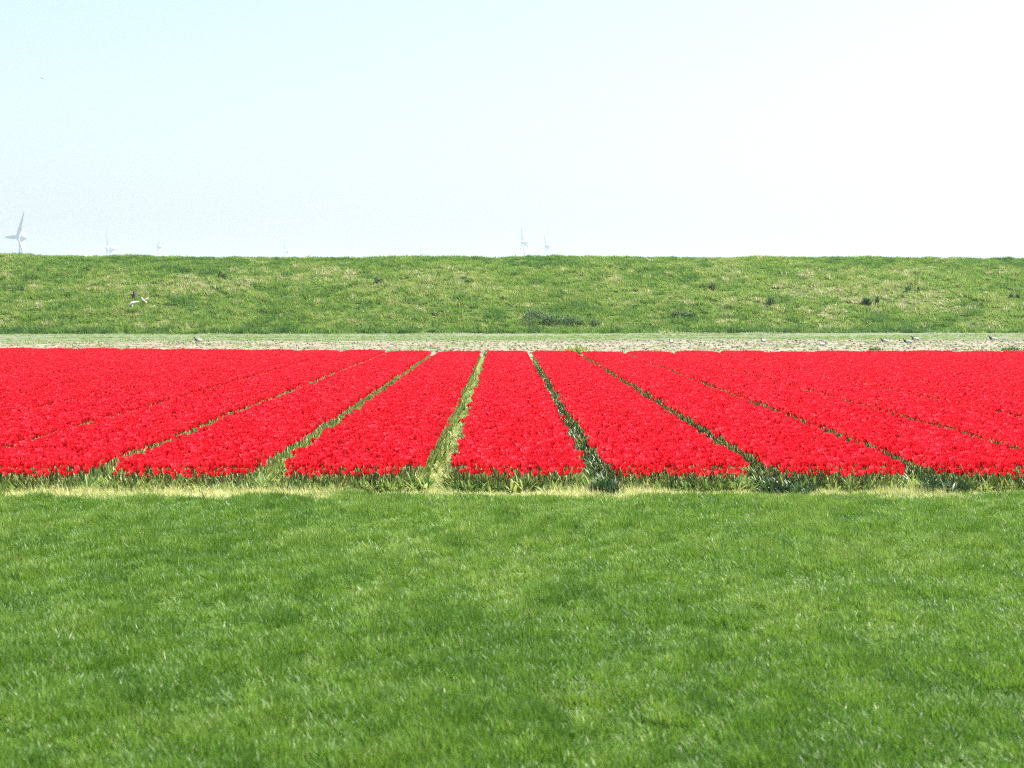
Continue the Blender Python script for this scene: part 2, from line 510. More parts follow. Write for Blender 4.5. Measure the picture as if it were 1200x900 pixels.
def tulip_parts(seed):
    """meshes of one tulip: flower (origin at its base), stem, three leaves"""
    r = np.random.default_rng(seed)
    bend = r.normal(0, 0.018, 2)
    fl = flower_mesh('flower', r.uniform(0.1, 0.6), r.uniform(0.92, 1.10), seed + 1)
    stem = MB()
    pts = [(bend[0] * t * t, bend[1] * t * t, STEM * t) for t in (0, 0.35, 0.7, 1.0)]
    stem.add(*tube(pts, [0.0045, 0.004, 0.0037, 0.004], 5))
    leaves = []
    a = r.uniform(0, 6.28)
    for k in range(3):
        lf = MB()
        lf.add(*leaf_strip(r.uniform(0.17, 0.26), r.uniform(0.020, 0.036), r.uniform(0.15, 0.5), r.uniform(0.1, 0.9), a + k * 2.2 + r.normal(0, 0.3)))
        leaves.append(lf)
    return fl, stem, leaves, (bend[0], bend[1], STEM - 0.003)
NV = 8
variants = [tulip_parts(300 + 10 * k) for k in range(NV)]
merged = []
for fl, st, lv, top in variants:
    mb = MB()
    mb.add([(x + top[0], y + top[1], z + top[2]) for x, y, z in fl.v], fl.f, 0)
    mb.add(st.v, st.f, 1)
    for l in lv: mb.add(l.v, l.f, 2)
    merged.append(mb.mesh('tulip', [M['petal'], M['tulip_stem'], M['tulip_leaf']]))
tulip_protos = proto_collection('tulip_kind', merged)
# leafy plants without a bloom
def leafy_mesh(seed, mat):
    r = np.random.default_rng(seed); mb = MB()
    for k in range(7):
        v, f = leaf_strip(r.uniform(0.14, 0.26), r.uniform(0.018, 0.036), r.uniform(0.1, 0.75), r.uniform(0.1, 1.0), r.uniform(0, 6.28))
        ox, oy = r.normal(0, 0.015, 2)
        mb.add([(x + ox, y + oy, z) for x, y, z in v], f)
    return mb.mesh('leafy', mat)
leafy_protos = proto_collection('leafy_kind', [leafy_mesh(500 + k, M['tulip_leaf']) for k in range(5)])
dark_protos = proto_collection('dark_leafy_kind', [leafy_mesh(520 + k, M['shaded_leaf']) for k in range(5)])

FRONT = 18.85
def half_gap(i):
    return {-3: 0.115, -2: 0.14, -1: 0.155, 0: 0.175, 1: 0.14, 2: 0.145, 3: 0.14, 4: 0.13, 5: 0.12, 6: 0.11}.get(i, 0.085)
def far_end(x):
    return 66.3 + 0.26 * np.maximum(-x, 0) + 0.02 * np.maximum(x, 0)
def edge_wobble(i, y, side):
    return 0.075 * (fbm(y * 1.3 + 31 * i + 7 * side, np.zeros_like(y) + side, 3, 4) - 0.5) * 2

single_spots = []                       # candidate front tulips, kept as individuals
def bed_points(i):
    """tulip positions of the bed between gap i and gap i+1"""
    x0, x1 = gap_x(i) + half_gap(i), gap_x(i + 1) - half_gap(i + 1)
    sp = 0.066
    gx, gy = np.meshgrid(np.arange(x0, x1 + 1e-6, sp), np.arange(FRONT, far_end(x0) + 1.0, sp), indexing='ij')
    x = gx.ravel(); y = gy.ravel()
    x = x + rng.uniform(-0.5, 0.5, len(x)) * sp; y = y + rng.uniform(-0.5, 0.5, len(y)) * sp
    f_end = FRONT + 0.16 * (fbm(x * 2.3, np.zeros_like(x) + 2, 6, 3) - 0.5)
    b_end = far_end(x) + 1.2 * (vnoise(np.full_like(x, i * 3.7), np.zeros_like(x), 4) - 0.5) - 0.9 * np.abs((x - (x0 + x1) / 2) / (x1 - x0) * 2) ** 3 + 0.5 * (fbm(x * 2, np.zeros_like(x) + 8, 1, 2) - 0.5)
    k = (y > f_end) & (y < b_end) & in_view(x, y, 3.2)
    lo = x0 + edge_wobble(i, y, 0); hi = x1 + edge_wobble(i, y, 1)
    # the beds' corners are worn away where machines turn
    if i == -1: hi = hi - 0.30 * np.clip(1 - (y - FRONT) / 0.55, 0, 1)
    if i in (0, 1, 2, 3): lo = lo + 0.12 * np.clip(1 - (y - FRONT) / 0.4, 0, 1)
    k &= (x > lo) & (x < hi)
    return x[k], y[k], x0, x1

def ground_h(x, y): return np.zeros_like(x) + 0.03
BEDS = range(-12, 14)
ordinal = ['', 'first', 'second', 'third', 'fourth', 'fifth', 'sixth', 'seventh', 'eighth', 'ninth', 'tenth', 'eleventh', 'twelfth', 'thirteenth', 'fourteenth']
def bed_label(i):
    if i == -1: return 'red tulip bed next to the straw-covered path, on the large wind turbine\'s side'
    if i == 0: return 'red tulip bed between the straw-covered path and the narrow dark leafy gap'
    if i < 0: return 'red tulip bed, %s from the straw-covered path towards the large wind turbine' % ordinal[-i]
    return 'red tulip bed, %s from the straw-covered path towards the dark leafy gap' % ordinal[i + 1]

def front_label(i):
    if i == -1: return 'front row red tulip of the bed beside the straw path, large wind turbine side'
    if i == 0: return 'front row red tulip of the bed between straw path and dark leafy gap'
    if i < 0: return 'front row red tulip of the %s bed from the straw path towards the large turbine' % ordinal[-i]
    return 'front row red tulip of the %s bed from the straw path towards the dark gap' % ordinal[i + 1]
front_pool = []
bed_data = []
for i in BEDS:
    x, y, x0, x1 = bed_points(i)
    if len(x) == 0: continue
    bed_data.append([i, x, y, x0, x1])
    vis = np.where((y < FRONT + 0.6) & in_view(x, y, 0.0))[0]
    front_pool += [(y[j] - (FRONT + 0.16 * (float(fbm(x[j] * 2.3, 2.0, 6, 3)) - 0.5)), len(bed_data) - 1, j) for j in vis]
front_pool.sort()
front_sel = {}
for _, b, j in front_pool[:296]: front_sel.setdefault(b, []).append(j)

single_meshes = []
for fl, st, lv, top in variants:
    single_meshes.append((fl.mesh('flower', M['petal']), st.mesh('stem', M['tulip_stem']), [l.mesh('leaf', M['tulip_leaf']) for l in lv], top))
def place_tulip(x, y, z, rot, s, label, group=None):
    fm, sm, lm, top = single_meshes[int(rng.integers(0, NV))]
    t = empty('tulip', (x, y, z)); t.rotation_euler = rot; t.scale = (s, s, s)
    tag(t, label, 'tulip', group)
    obj('stem', sm, t)
    for l in lm: obj('leaf', l, t)
    f = obj('flower', fm, t); f.location = top

for b, (i, x, y, x0, x1) in enumerate(bed_data):
    # the bed itself: a low ridge of soil with the mass of its tulips as a part
    ya, yb = FRONT - 0.06, float(np.max(y)) + 0.15
    yy = np.concatenate([np.arange(ya, ya + 2, 0.25), np.arange(ya + 2, yb, 1.5), [yb]])
    w = (x1 - x0) / 2 + 0.06; cx = (x0 + x1) / 2
    xo = np.array([-1.0, -0.93, -0.5, 0, 0.5, 0.93, 1.0]) * w + cx
    zo = np.array([-0.02, 0.03, 0.038, 0.04, 0.038, 0.03, -0.02])
    v = []; f = []
    for r_, Y in enumerate(yy):
        lowf = 0.0 if r_ in (0, len(yy) - 1) else 1.0
        for q in range(7):
            v.append((xo[q], Y, zo[q] * lowf - (0.02 if not lowf else 0) + 0.002))
    for r_ in range(len(yy) - 1):
        for q in range(6):
            a = r_ * 7 + q
            f.append((a, a + 1, a + 8, a + 7))
    bed = obj('tulip_bed', mesh_from('tulip_bed', v, f, M['field_soil']))
    tag(bed, bed_label(i), 'flower bed', 'beds of red tulips')
    n = len(x)
    hz = 0.94 + 0.09 * (fbm(x * 0.9 + i, y * 0.9, 5, 3) - 0.5) * 2 * 0.6 + rng.normal(0, 0.05, n)
    xe = np.minimum(x - x0, x1 - x)
    rt = rots(n, 0.10)
    z = np.full(n, 0.025)
    sel = np.zeros(n, bool); sel[front_sel.get(b, [])] = True
    hz = np.where(y < FRONT + 0.22, hz - 0.10 - rng.uniform(0, 0.16, n) * (rng.random(n) < 0.7), hz)
    m = ~sel
    scl = np.stack([np.ones(n), np.ones(n), np.ones(n)], -1) * hz[:, None]
    st = scatter('tulips', np.stack([x, y, z], -1)[m], rt[m], scl[m], rng.integers(0, NV, int(m.sum())), tulip_protos, None, bed)
    tag(st, kind='stuff')
    for j in np.where(sel)[0]:
        place_tulip(float(x[j]), float(y[j]), 0.02, tuple(rt[j]), float(hz[j]), front_label(i), 'front row tulips of bed ' + str(i + 13))
    # leafy plants without blooms along the flanks and the front
    L = float(np.max(y)) - FRONT
    px, py = [], []
    for side, e in ((0, x0), (1, x1)):
        k = int(min(L, 34) * {-2: 12, -1: 14, 0: 5, 1: 16, 2: 14, 3: 10}.get(i + side, 2))
        yy_ = FRONT + rng.random(k) ** 1.3 * min(L, 34)
        px.append(e + edge_wobble(i, yy_, side) + (-1 if side == 0 else 1) * rng.uniform(-0.02, 0.085, k)); py.append(yy_)
    k = int((x1 - x0) * 22)
    xf = rng.uniform(x0 - 0.05, x1 + 0.05, k)
    px.append(xf); py.append(FRONT + 0.16 * (fbm(xf * 2.3, np.zeros(k) + 2, 6, 3) - 0.5) - rng.uniform(-0.05, 0.07, k))
    px = np.concatenate(px); py = np.concatenate(py)
    k = in_view(px, py, 1.5)
    px, py = px[k], py[k]
    if len(px):
        n = len(px)
        s = rng.uniform(0.6, 1.05, n)
        tag(scatter('leafy_plants', np.stack([px, py, np.full(n, 0.01)], -1), rots(n, 0.15), np.repeat(s[:, None], 3, 1), rng.integers(0, 5, n), leafy_protos, None, bed), kind='stuff')
    # denser foliage on the flank facing the straw path, shade put into its colour
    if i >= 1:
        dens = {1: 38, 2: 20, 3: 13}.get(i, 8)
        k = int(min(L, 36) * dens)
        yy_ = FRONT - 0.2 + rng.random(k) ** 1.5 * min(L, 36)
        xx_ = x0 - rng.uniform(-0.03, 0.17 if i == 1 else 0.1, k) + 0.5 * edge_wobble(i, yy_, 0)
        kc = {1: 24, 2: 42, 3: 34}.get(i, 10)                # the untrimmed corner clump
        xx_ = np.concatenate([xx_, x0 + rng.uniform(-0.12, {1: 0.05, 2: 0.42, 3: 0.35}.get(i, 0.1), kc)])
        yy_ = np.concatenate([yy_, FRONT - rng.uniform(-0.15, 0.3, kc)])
        k = in_view(xx_, yy_, 1.5)
        xx_, yy_ = xx_[k], yy_[k]
        n = len(xx_)
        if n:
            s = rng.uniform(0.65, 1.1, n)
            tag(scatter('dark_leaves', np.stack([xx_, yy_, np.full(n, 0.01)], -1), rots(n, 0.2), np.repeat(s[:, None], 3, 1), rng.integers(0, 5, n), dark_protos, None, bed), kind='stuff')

# low stray blooms in front of the beds
for px_, py_, s, lab in ((1042, 577, 0.42, 'single low red tulip in the dry grass before a bed'), (262, 573, 0.62, 'short red tulip blooming below the front row')):
    p = on_flat(px_, py_, 0.02)
    place_tulip(p.x, p.y, 0.01, (0.1, 0.15, 1.0), s, lab)

# ------------------------------------------------------------------ dike grass
dike_protos = proto_collection('dike_tuft', [tuft('dike_tuft', 26, 0.24, 0.16, 0.40, 0.042, M['dike_blade'], 0.55, 1.1, 600 + k) for k in range(7)])
BARE = [(on_dike(1074, 350), 3.2, 1.9), (on_dike(1145, 383), 1.6, 0.8), (on_dike(945, 345), 1.5, 0.8)]
def make_dike_grass():
    # hummocks: each a cluster of tufts of one colour, over a thinner even cover
    nc = 6000
    cs = rng.uniform(0.5, 24, nc); cx = rng.uniform(-53, 53, nc)
    toe_n = 560
    cs[:toe_n] = rng.uniform(-0.5, 0.6, toe_n) + 2.4 * (fbm(cx[:toe_n] * 0.25, np.zeros(toe_n), 2, 3) - 0.6)
    ch = np.clip(1.05 + rng.normal(0, 0.42, nc), 0.5, 2.4); ct = rng.normal(0.03, 0.24, nc) - 0.10 * (ch - 1.05)
    whit = rng.random(nc) < 0.05; ct[whit] += 0.35; ch[whit] *= 0.8
    ct[:toe_n] -= 0.42; ch[:toe_n] += 0.35  # shade at the dike's foot put into the tint of these taller hummocks
    ch = np.where(cs > 17.5, np.minimum(ch, 1.0), ch)
    cr = rng.uniform(0.14, 0.46, nc); cn = rng.integers(7, 17, nc)
    own = np.repeat(np.arange(nc), cn)
    m = len(own)
    x = cx[own] + rng.normal(0, 1, m) * cr[own] * 1.25; s = cs[own] + rng.normal(0, 1, m) * cr[own]
    d = np.hypot((x - cx[own]) / 1.25, s - cs[own]) / cr[own]
    h = ch[own] * np.clip(1.15 - 0.28 * d, 0.45, 1.3); ht = ct[own]
    n2 = 60000
    x = np.concatenate([x, rng.uniform(-53, 53, n2)]); s = np.concatenate([s, rng.uniform(-0.3, 24.5, n2)])
    h = np.concatenate([h, rng.uniform(0.30, 0.62, n2)]); ht = np.concatenate([ht, rng.normal(0.03, 0.08, n2)])
    n = len(x)
    y = base_line(x) + s
    keep = in_view(x, y, 4.0) & (s > np.where(np.arange(n) < m, -2.0, 0.4 + 1.6 * (fbm(x * 0.4, np.zeros(n), 2, 3) - 0.6)))
    for c, rx, ry in BARE:
        dd = ((x - c.x) / rx) ** 2 + ((y - c.y) / (ry * 1.9)) ** 2
        keep &= ~((dd < 1) & (rng.random(n) < 0.85 * (1 - dd * 0.6)))
    x, y, s, h, ht = x[keep], y[keep], s[keep], h[keep], ht[keep]
    n = len(x)
    crest = sstep(15, 20, s)
    dry = sstep(0.50, 0.68, fbm(x * 0.13 + 4, y * 0.20 + 9, 6, 4)) * sstep(4, 10, s) * (1 - 0.8 * crest)
    lush = sstep(0.52, 0.66, fbm(x * 0.17, y * 0.22, 10, 3))
    tint = 0.54 + 0.75 * (fbm(x * 0.35, y * 0.3, 1, 4) - 0.5) + 0.15 * dry - 0.22 * lush - 0.22 * crest + ht + rng.normal(0, 0.07, n)
    pale = rng.random(n) < 0.008 + 0.05 * dry
    tint = np.where(pale, tint + 0.45, tint) + 0.03
    for c, rx, ry in BARE:
        dd = ((x - c.x) / rx) ** 2 + ((y - c.y) / (ry * 1.9)) ** 2
        tint = np.where(dd < 1.2, tint + 0.28 * rng.random(n), tint)
    w = 0.75 + 0.35 * h
    o = scatter('dike_grass', np.stack([x, y, np.maximum(dike_z(x, y), track_z(x, y) * (s < 0.8)) - 0.02], -1), rots(n, 0.16), np.stack([w, w, h], -1), rng.integers(0, 7, n), dike_protos, np.clip(tint, 0, 1))
    tag(o, 'rough uneven grass covering the slope of the dike', 'grass', kind='stuff')
make_dike_grass()

# short grass on the track and weeds in the pale strip
track_protos = proto_collection('track_tuft', [tuft('track_tuft', 16, 0.16, 0.04, 0.12, 0.02, M['dike_blade'], 0.7, 1.0, 700 + k) for k in range(4)])
def make_track_grass():
    n = 26000
    x = rng.uniform(-48, 48, n); s = rng.uniform(-25, 0, n); y = base_line(x) + s
    k = in_view(x, y, 3) & (rng.random(n) < 0.08 + 0.55 * sstep(0.40, 0.65, fbm(x * 0.12, y * 0.5, 2, 4)))
    k &= rng.random(n) < 1 - 0.75 * sstep(-5, -1.5, s) * sstep(-8, 14, x)
    x, y = x[k], y[k]; n1 = len(x)
    x2 = rng.uniform(-44, 44, 9000); y2 = rng.uniform(74, 102, 9000) + 0.08 * x2
    k = in_view(x2, y2, 3) & (fbm(x2 * 0.5, y2 * 0.5, 11, 4) > 0.53 - 0.07 * sstep(0, -20, x2))
    x2, y2 = x2[k], y2[k]
    z = np.concatenate([track_z(x, y), strip_z(x2, y2)])
    X = np.concatenate([x, x2]); Y = np.concatenate([y, y2]); n = len(X)
    h = rng.uniform(0.5, 1.2, n)
    t = np.clip(0.50 + rng.normal(0, 0.15, n) + 0.3 * (fbm(X * 0.3, Y * 0.6, 4, 3) - 0.5), 0, 1)
    tag(scatter('track_grass', np.stack([X, Y, z], -1), rots(n, 0.1), np.stack([h, h, h], -1), rng.integers(0, 4, n), track_protos, t),
        'sparse short grass on the track at the foot of the dike', 'grass', kind='stuff')
    # clods of pale soil
    mes = []
    for k in range(4):
        r = np.random.default_rng(800 + k); bm = bmesh.new(); bmesh.ops.create_icosphere(bm, subdivisions=1, radius=0.09)
        for v in bm.verts: v.co *= r.uniform(0.65, 1.25); v.co.z *= 0.7
        me = bpy.data.meshes.new('clod'); bm.to_mesh(me); bm.free(); me.materials.append(M['pale_soil']); mes.append(me)
    cp = proto_collection('clod_kind', mes)
    n = 9000
    x = rng.uniform(-44, 44, n); y = rng.uniform(74, 103, n) + 0.08 * x
    x3 = rng.uniform(-46, 46, 5000); y3 = base_line(x3) - rng.uniform(0.0, 2.8, 5000)
    k3 = rng.random(5000) < 0.08 + 0.92 * sstep(0.48, 0.60, fbm(x3 * 0.2, np.zeros(5000), 5, 3)) * sstep(-14, 6, x3)
    x3, y3 = x3[k3], y3[k3]
    k = in_view(x, y, 3); x, y = x[k], y[k]
    z = np.concatenate([strip_z(x, y), track_z(x3, y3)])
    x = np.concatenate([x, x3]); y = np.concatenate([y, y3]); n = len(x)
    s = rng.uniform(0.3, 1.05, n)
    tag(scatter('soil_clods', np.stack([x, y, z], -1), rots(n, 0.5), np.repeat(s[:, None], 3, 1), rng.integers(0, 4, n), cp),
        'pale clods of dry soil between the tulips and the dike', 'soil', kind='stuff')
make_track_grass()

# ------------------------------------------------------------------ plants on the dike
def shrub(name, p, w, d, h, n, label, mat='shrub_leaf', group=None, leaf=0.10, seed=0):
    r = np.random.default_rng(seed)
    root = empty(name, p - Vector((0, 0, 0.05)))
    tag(root, label, 'shrub', group)
    fo = MB(); stm = MB()
    lobes = [(r.uniform(-0.75, 0.75) * w / 2, r.uniform(-0.6, 0.6) * d / 2, r.uniform(0.25, 0.5)) for _ in range(max(4, int(w * 2.2)))]
    for k in range(n):
        lx, ly, lr = lobes[int(r.integers(0, len(lobes)))]
        u = r.normal(0, 1, 3); u /= np.linalg.norm(u); u *= r.random() ** 0.4
        x = lx + u[0] * lr * w * 0.32; y = ly + u[1] * lr * d * 0.6
        base = 0.31 * y
        z = max(0.03, h * (0.45 + 0.5 * u[2]) * (0.7 + 0.6 * lr)) + base
        a = r.uniform(0, 6.28); L = leaf * r.uniform(0.6, 1.4)
        v, f = leaf_strip(L * 1.6, L * 0.7, r.uniform(0.2, 1.4), r.uniform(0, 0.8), a, segs=2)
        fo.add([(q[0] + x, q[1] + y, q[2] + z) for q in v], f)
    for lx, ly, lr in lobes:
        for k in range(3):
            e = (lx + r.normal(0, 0.2), ly + r.normal(0, 0.2), 0.31 * ly + h * r.uniform(0.5, 0.85))
            stm.add(*tube([(lx * 0.8, ly * 0.8, 0.31 * ly * 0.8 - 0.05), ((lx * 0.8 + e[0]) / 2, (ly * 0.8 + e[1]) / 2, e[2] * 0.55), e], [0.02, 0.013, 0.006], 5))
    obj('foliage', fo.mesh('foliage', M[mat]), root)
    obj('stems', stm.mesh('stems', M['twig']), root)
for k, (px_, py_, w, d, h, n, lab) in enumerate([
        (652, 379, 5.6, 3.0, 0.95, 3000, 'widest dark green shrub patch low on the dike slope'),
        (690, 383, 2.4, 1.2, 0.6, 800, 'dark shrub patch touching the widest shrub patch'),
        (803, 372, 2.6, 1.0, 0.6, 650, 'flat dark green shrub near pale dead stalks'),
        (1022, 359, 1.6, 1.0, 0.9, 650, 'round dark green shrub beside a whitish dead weed'),
        (909, 359, 1.5, 0.9, 0.9, 480, 'upright dark green shrub standing alone in mid slope'),
        (1070, 343, 1.4, 0.8, 0.7, 420, 'dark green shrub above the bare soil patch'),
        (1188, 350, 1.1, 0.7, 0.6, 300, 'small dark green shrub at the end of the slope'),
        (545, 330, 2.2, 1.0, 0.45, 420, 'low dark green shrub high on the slope'),
        (834, 341, 0.8, 0.5, 0.8, 240, 'narrow dark green shrub on the upper slope'),
        (446, 334, 1.2, 0.7, 0.7, 320, 'small dark bush standing on brownish grass'),
        (262, 327, 1.1, 0.7, 0.7, 300, 'small dark bush beside pale dry grass near the crest')]):
    shrub('shrub', on_dike(px_, py_), w, d, h, n, lab, seed=900 + k)

def dry_weed(p, n, h, spread, label, seed):
    r = np.random.default_rng(seed)
    root = empty('dry_weed', p); tag(root, label, 'dead weed')
    for k in range(n):
        a = r.uniform(0, 6.28); b = (r.normal(0, spread * 0.5), r.normal(0, 0.15), -0.05)
        L = h * r.uniform(0.55, 1.1); t = r.normal(0, 0.22)
        mb = MB()
        tip = (b[0] + L * math.sin(t), b[1] + r.normal(0, 0.1), L * math.cos(t))
        mid = ((b[0] + tip[0]) / 2 + r.normal(0, 0.03), (b[1] + tip[1]) / 2, L * 0.5)
        mb.add(*tube([b, mid, tip], [0.014, 0.011, 0.006], 5))
        for q in range(5):
            u = 0.45 + 0.12 * q
            c = [mid[c_] + (tip[c_] - mid[c_]) * (u - 0.4) * 1.6 for c_ in range(3)]
            blade(mb, c, r.uniform(0, 6.28), 0.18, 0.02, 0.5, 0.4)
        obj('stalk', mb.mesh('stalk', M['dry_stalk']), root)
for k, (px_, py_, n, h, sp, lab) in enumerate([
        (45, 364, 9, 0.75, 0.35, 'clump of bleached dead stalks near the driftwood'),
        (1012, 358, 8, 0.7, 0.3, 'whitish dead weed leaning against a round shrub'),
        (852, 373, 10, 0.55, 0.7, 'wide group of pale dead stalks low on the slope'),
        (1136, 366, 8, 0.5, 0.35, 'pale dead weed beyond the bare soil patch'),
        (832, 334, 5, 0.4, 0.15, 'small pale dead weed above the narrow shrub'),
        (415, 352, 7, 0.45, 0.3, 'pale dead weed in brownish grass'),
        (920, 325, 6, 0.4, 0.35, 'low pale dead weed near the crest'),
        (375, 321, 8, 0.35, 0.6, 'spread of pale dead stalks under the crest')]):
    dry_weed(on_dike(px_, py_), n, h, sp, lab, 950 + k)

# green weeds at the far end of the beds
def weed_clump(p, n, rad, h, label, seed):
    r = np.random.default_rng(seed); mb = MB()
    for k in range(n):
        a = r.uniform(0, 6.28); d = rad * math.sqrt(r.random())
        x, y = d * math.cos(a) * 1.6, d * math.sin(a)
        v, f = leaf_strip(h * r.uniform(0.5, 1.1) * (1 - 0.4 * d / rad), 0.05, r.uniform(0.05, 0.7), r.uniform(0, 0.9), r.uniform(0, 6.28), segs=3)
        mb.add([(q[0] + x, q[1] + y, q[2]) for q in v], f)
    o = obj('weed_clump', mb.mesh('weed_clump', M['tulip_leaf'])); o.location = p
    tag(o, label, 'weeds')
weed_clump(on_flat(675, 415, 0.05), 260, 0.33, 0.5, 'green weed clump behind the far end of the beds', 981)
weed_clump(on_flat(571, 418, 0.05), 50, 0.10, 0.35, 'small green weed where the straw-covered path ends', 982)
weed_clump(on_flat(1026, 411, 0.05), 60, 0.2, 0.25, 'low green weed in the pale soil near the birds', 983)
weed_clump(on_flat(1185, 411, 0.05), 90, 0.3, 0.25, 'flat wide weed in the pale soil strip', 984)

# ------------------------------------------------------------------ driftwood on the dike
p = on_dike(169, 357)
mb = MB()
mb.add(*tube([(0.20, 0, 0.02), (0.02, 0.02, 0.14), (-0.12, 0.03, 0.30), (-0.19, 0.05, 0.46)], [0.06, 0.10, 0.06, 0.03], 8))
mb.add(*tube([(0.0, 0.02, 0.14), (0.16, 0.05, 0.27), (0.32, 0.06, 0.40)], [0.07, 0.055, 0.03], 8))
o = obj('forked_branch', mb.mesh('forked_branch', M['bleached'])); o.location = p + Vector((0, -0.1, 0.10))
tag(o, 'bleached white forked branch lying on the dike slope', 'branch')
p = on_dike(178, 366); mb = MB()
mb.add(*tube([(-0.25, 0, 0.02), (0, 0.04, 0.18), (0.26, 0.06, 0.40)], [0.022, 0.028, 0.018], 7))
o = obj('stick', mb.mesh('stick', M['bleached'])); o.location = p + Vector((0, -0.1, 0.15))
tag(o, 'thin pale stick leaning in the grass beside the forked branch', 'stick')
p = on_dike(157, 353); mb = MB()
mb.add(*tube([(0, 0, -0.1), (0.01, 0, 0.15), (0.03, 0.02, 0.38), (0.02, 0.03, 0.52)], [0.15, 0.13, 0.10, 0.05], 9))
mb.add(*tube([(0.0, 0, 0.2), (-0.14, 0.02, 0.3), (-0.18, 0.03, 0.36)], [0.06, 0.05, 0.02], 7))
o = obj('wood_stump', mb.mesh('wood_stump', M['dark_wood'])); o.location = p + Vector((0, 0, 0.08)); o.scale = (1.3, 1.3, 1.35)
tag(o, 'dark broken stump standing behind pale driftwood', 'stump')
p = on_dike(155, 362); mb = MB()
mb.add(*tube([(-0.42, -0.05, 0.0), (-0.2, 0, 0.12), (0.02, 0.02, 0.26), (0.22, 0.1, 0.34), (0.5, 0.1, 0.40)], [0.03, 0.06, 0.13, 0.09, 0.03], 9))
mb.add(*tube([(0.0, 0.0, 0.2), (0.03, -0.05, 0.05), (0.0, -0.1, -0.08)], [0.08, 0.06, 0.03], 7))
o = obj('driftwood', mb.mesh('driftwood', M['bleached'])); o.location = p + Vector((0, -0.1, 0.15))
tag(o, 'thick bleached piece of driftwood below the dark stump', 'driftwood')

# ------------------------------------------------------------------ birds
def bird_meshes():
    body = MB()
    pts = [(-0.20, 0, 0.125), (-0.15, 0, 0.14), (-0.07, 0, 0.155), (0.02, 0, 0.165), (0.09, 0, 0.185), (0.125, 0, 0.225), (0.135, 0, 0.262), (0.150, 0, 0.285), (0.178, 0, 0.283), (0.190, 0, 0.278)]
    rad = [0.008, 0.030, 0.062, 0.072, 0.058, 0.032, 0.024, 0.030, 0.024, 0.008]
    v, f = tube(pts, rad, 10)
    mats = []
    for i in range(len(pts) - 1): mats += [1 if (i == 0 or i >= 3) else 0] * 10
    mats += [1, 1]
    body.v = v; body.f = f; body.m = mats
    wing = MB(); v, f = tube([(0.06, 0, 0), (0.0, 0, 0.01), (-0.09, 0, -0.005), (-0.19, 0, -0.025)], [0.02, 0.04, 0.034, 0.006], 8)
    wing.add([(x, y * 0.35, z) for x, y, z in v], f)
    beak = MB(); beak.add(*tube([(0.185, 0, 0.28), (0.215, 0, 0.272), (0.245, 0, 0.266)], [0.010, 0.007, 0.003], 6))
    leg = MB(); leg.add(*tube([(0.0, 0, 0.13), (-0.01, 0, 0.07), (0.0, 0, 0.0), (0.04, 0, 0.0)], [0.010, 0.006, 0.006, 0.005], 6))
    return (body.mesh('body', [M['white_feather'], M['black_feather']]), wing.mesh('wing', M['white_feather']), beak.mesh('beak', M['orange_skin']), leg.mesh('leg', M['orange_skin']))
BB, BW, BK, BL = bird_meshes()
def bird(px_, py_, yaw, s, label):
    p = on_flat(px_, py_, 0.08)
    p.z = float(strip_z(p.x, p.y)) if p.y < 101 + 0.08 * p.x else float(track_z(p.x, p.y))
    r = empty('bird', p - Vector((0, 0, 0.01)), yaw); r.scale = (s, s, s)
    tag(r, label, 'bird', 'black and white birds on the track')
    obj('body', BB, r); obj('beak', BK, r)
    for sgn in (-1, 1):
        w = obj('wing', BW, r); w.location = (-0.02, 0.062 * sgn, 0.185)
        l = obj('leg', BL, r); l.location = (0.0, 0.03 * sgn, 0)
for px_, py_, yaw, s, lab in [
        (232, 402, 2.9, 1.25, 'lone black and white bird on the driftwood side of the track'),
        (786, 403, 1.9, 1.1, 'white bird with dark head on the track below the pale dead stalks'),
        (894, 402, 2.0, 1.2, 'black and white bird near the sandy foot of the dike below the upright shrub'),
        (965, 406, 0.6, 1.0, 'black and white bird standing in the pale soil nearest the tulips'),
        (1036, 402, 2.8, 1.1, 'whitish bird on the track below the round shrub'),
        (1063, 404, 2.6, 1.25, 'black headed white bird of a close pair, nearer the tulips'),
        (1072, 401, 2.4, 1.25, 'black headed white bird of a close pair, nearer the dike'),
        (1163, 401, 2.7, 1.25, 'black headed white bird apart from the pair, farthest along the track')]:
    bird(px_, py_, yaw, s, lab)
# the flying bird
mb = MB()
mb.add(*tube([(-0.28, 0, 0), (-0.16, 0, 0.0), (0, 0, 0.01), (0.14, 0, 0.01), (0.22, 0, 0.02), (0.28, 0, 0.01)], [0.03, 0.05, 0.085, 0.06, 0.05, 0.012], 8))
for sgn in (-1, 1):
    v = [(0.10, 0.05 * sgn, 0.03), (-0.12, 0.05 * sgn, 0.02), (0.13, 0.34 * sgn, 0.14), (-0.07, 0.34 * sgn, 0.12), (0.02, 0.70 * sgn, 0.10), (-0.05, 0.68 * sgn, 0.09)]
    v += [(x, y, z - 0.015) for x, y, z in v]
    f = [(0, 1, 3, 2), (2, 3, 5, 4), (6, 8, 9, 7), (8, 10, 11, 9), (0, 2, 8, 6), (2, 4, 10, 8), (4, 5, 11, 10), (5, 3, 9, 11), (3, 1, 7, 9), (1, 0, 6, 7)]
    mb.add(v, f)
o = obj('flying_bird', mb.mesh('flying_bird', M['black_feather']))
d = pixdir(49, 92); o.location = d * 400 + Vector((0, 0, EYE)); o.rotation_euler = (0.5, 0.2, 1.75)
tag(o, 'dark bird flying high in the pale sky', 'bird')

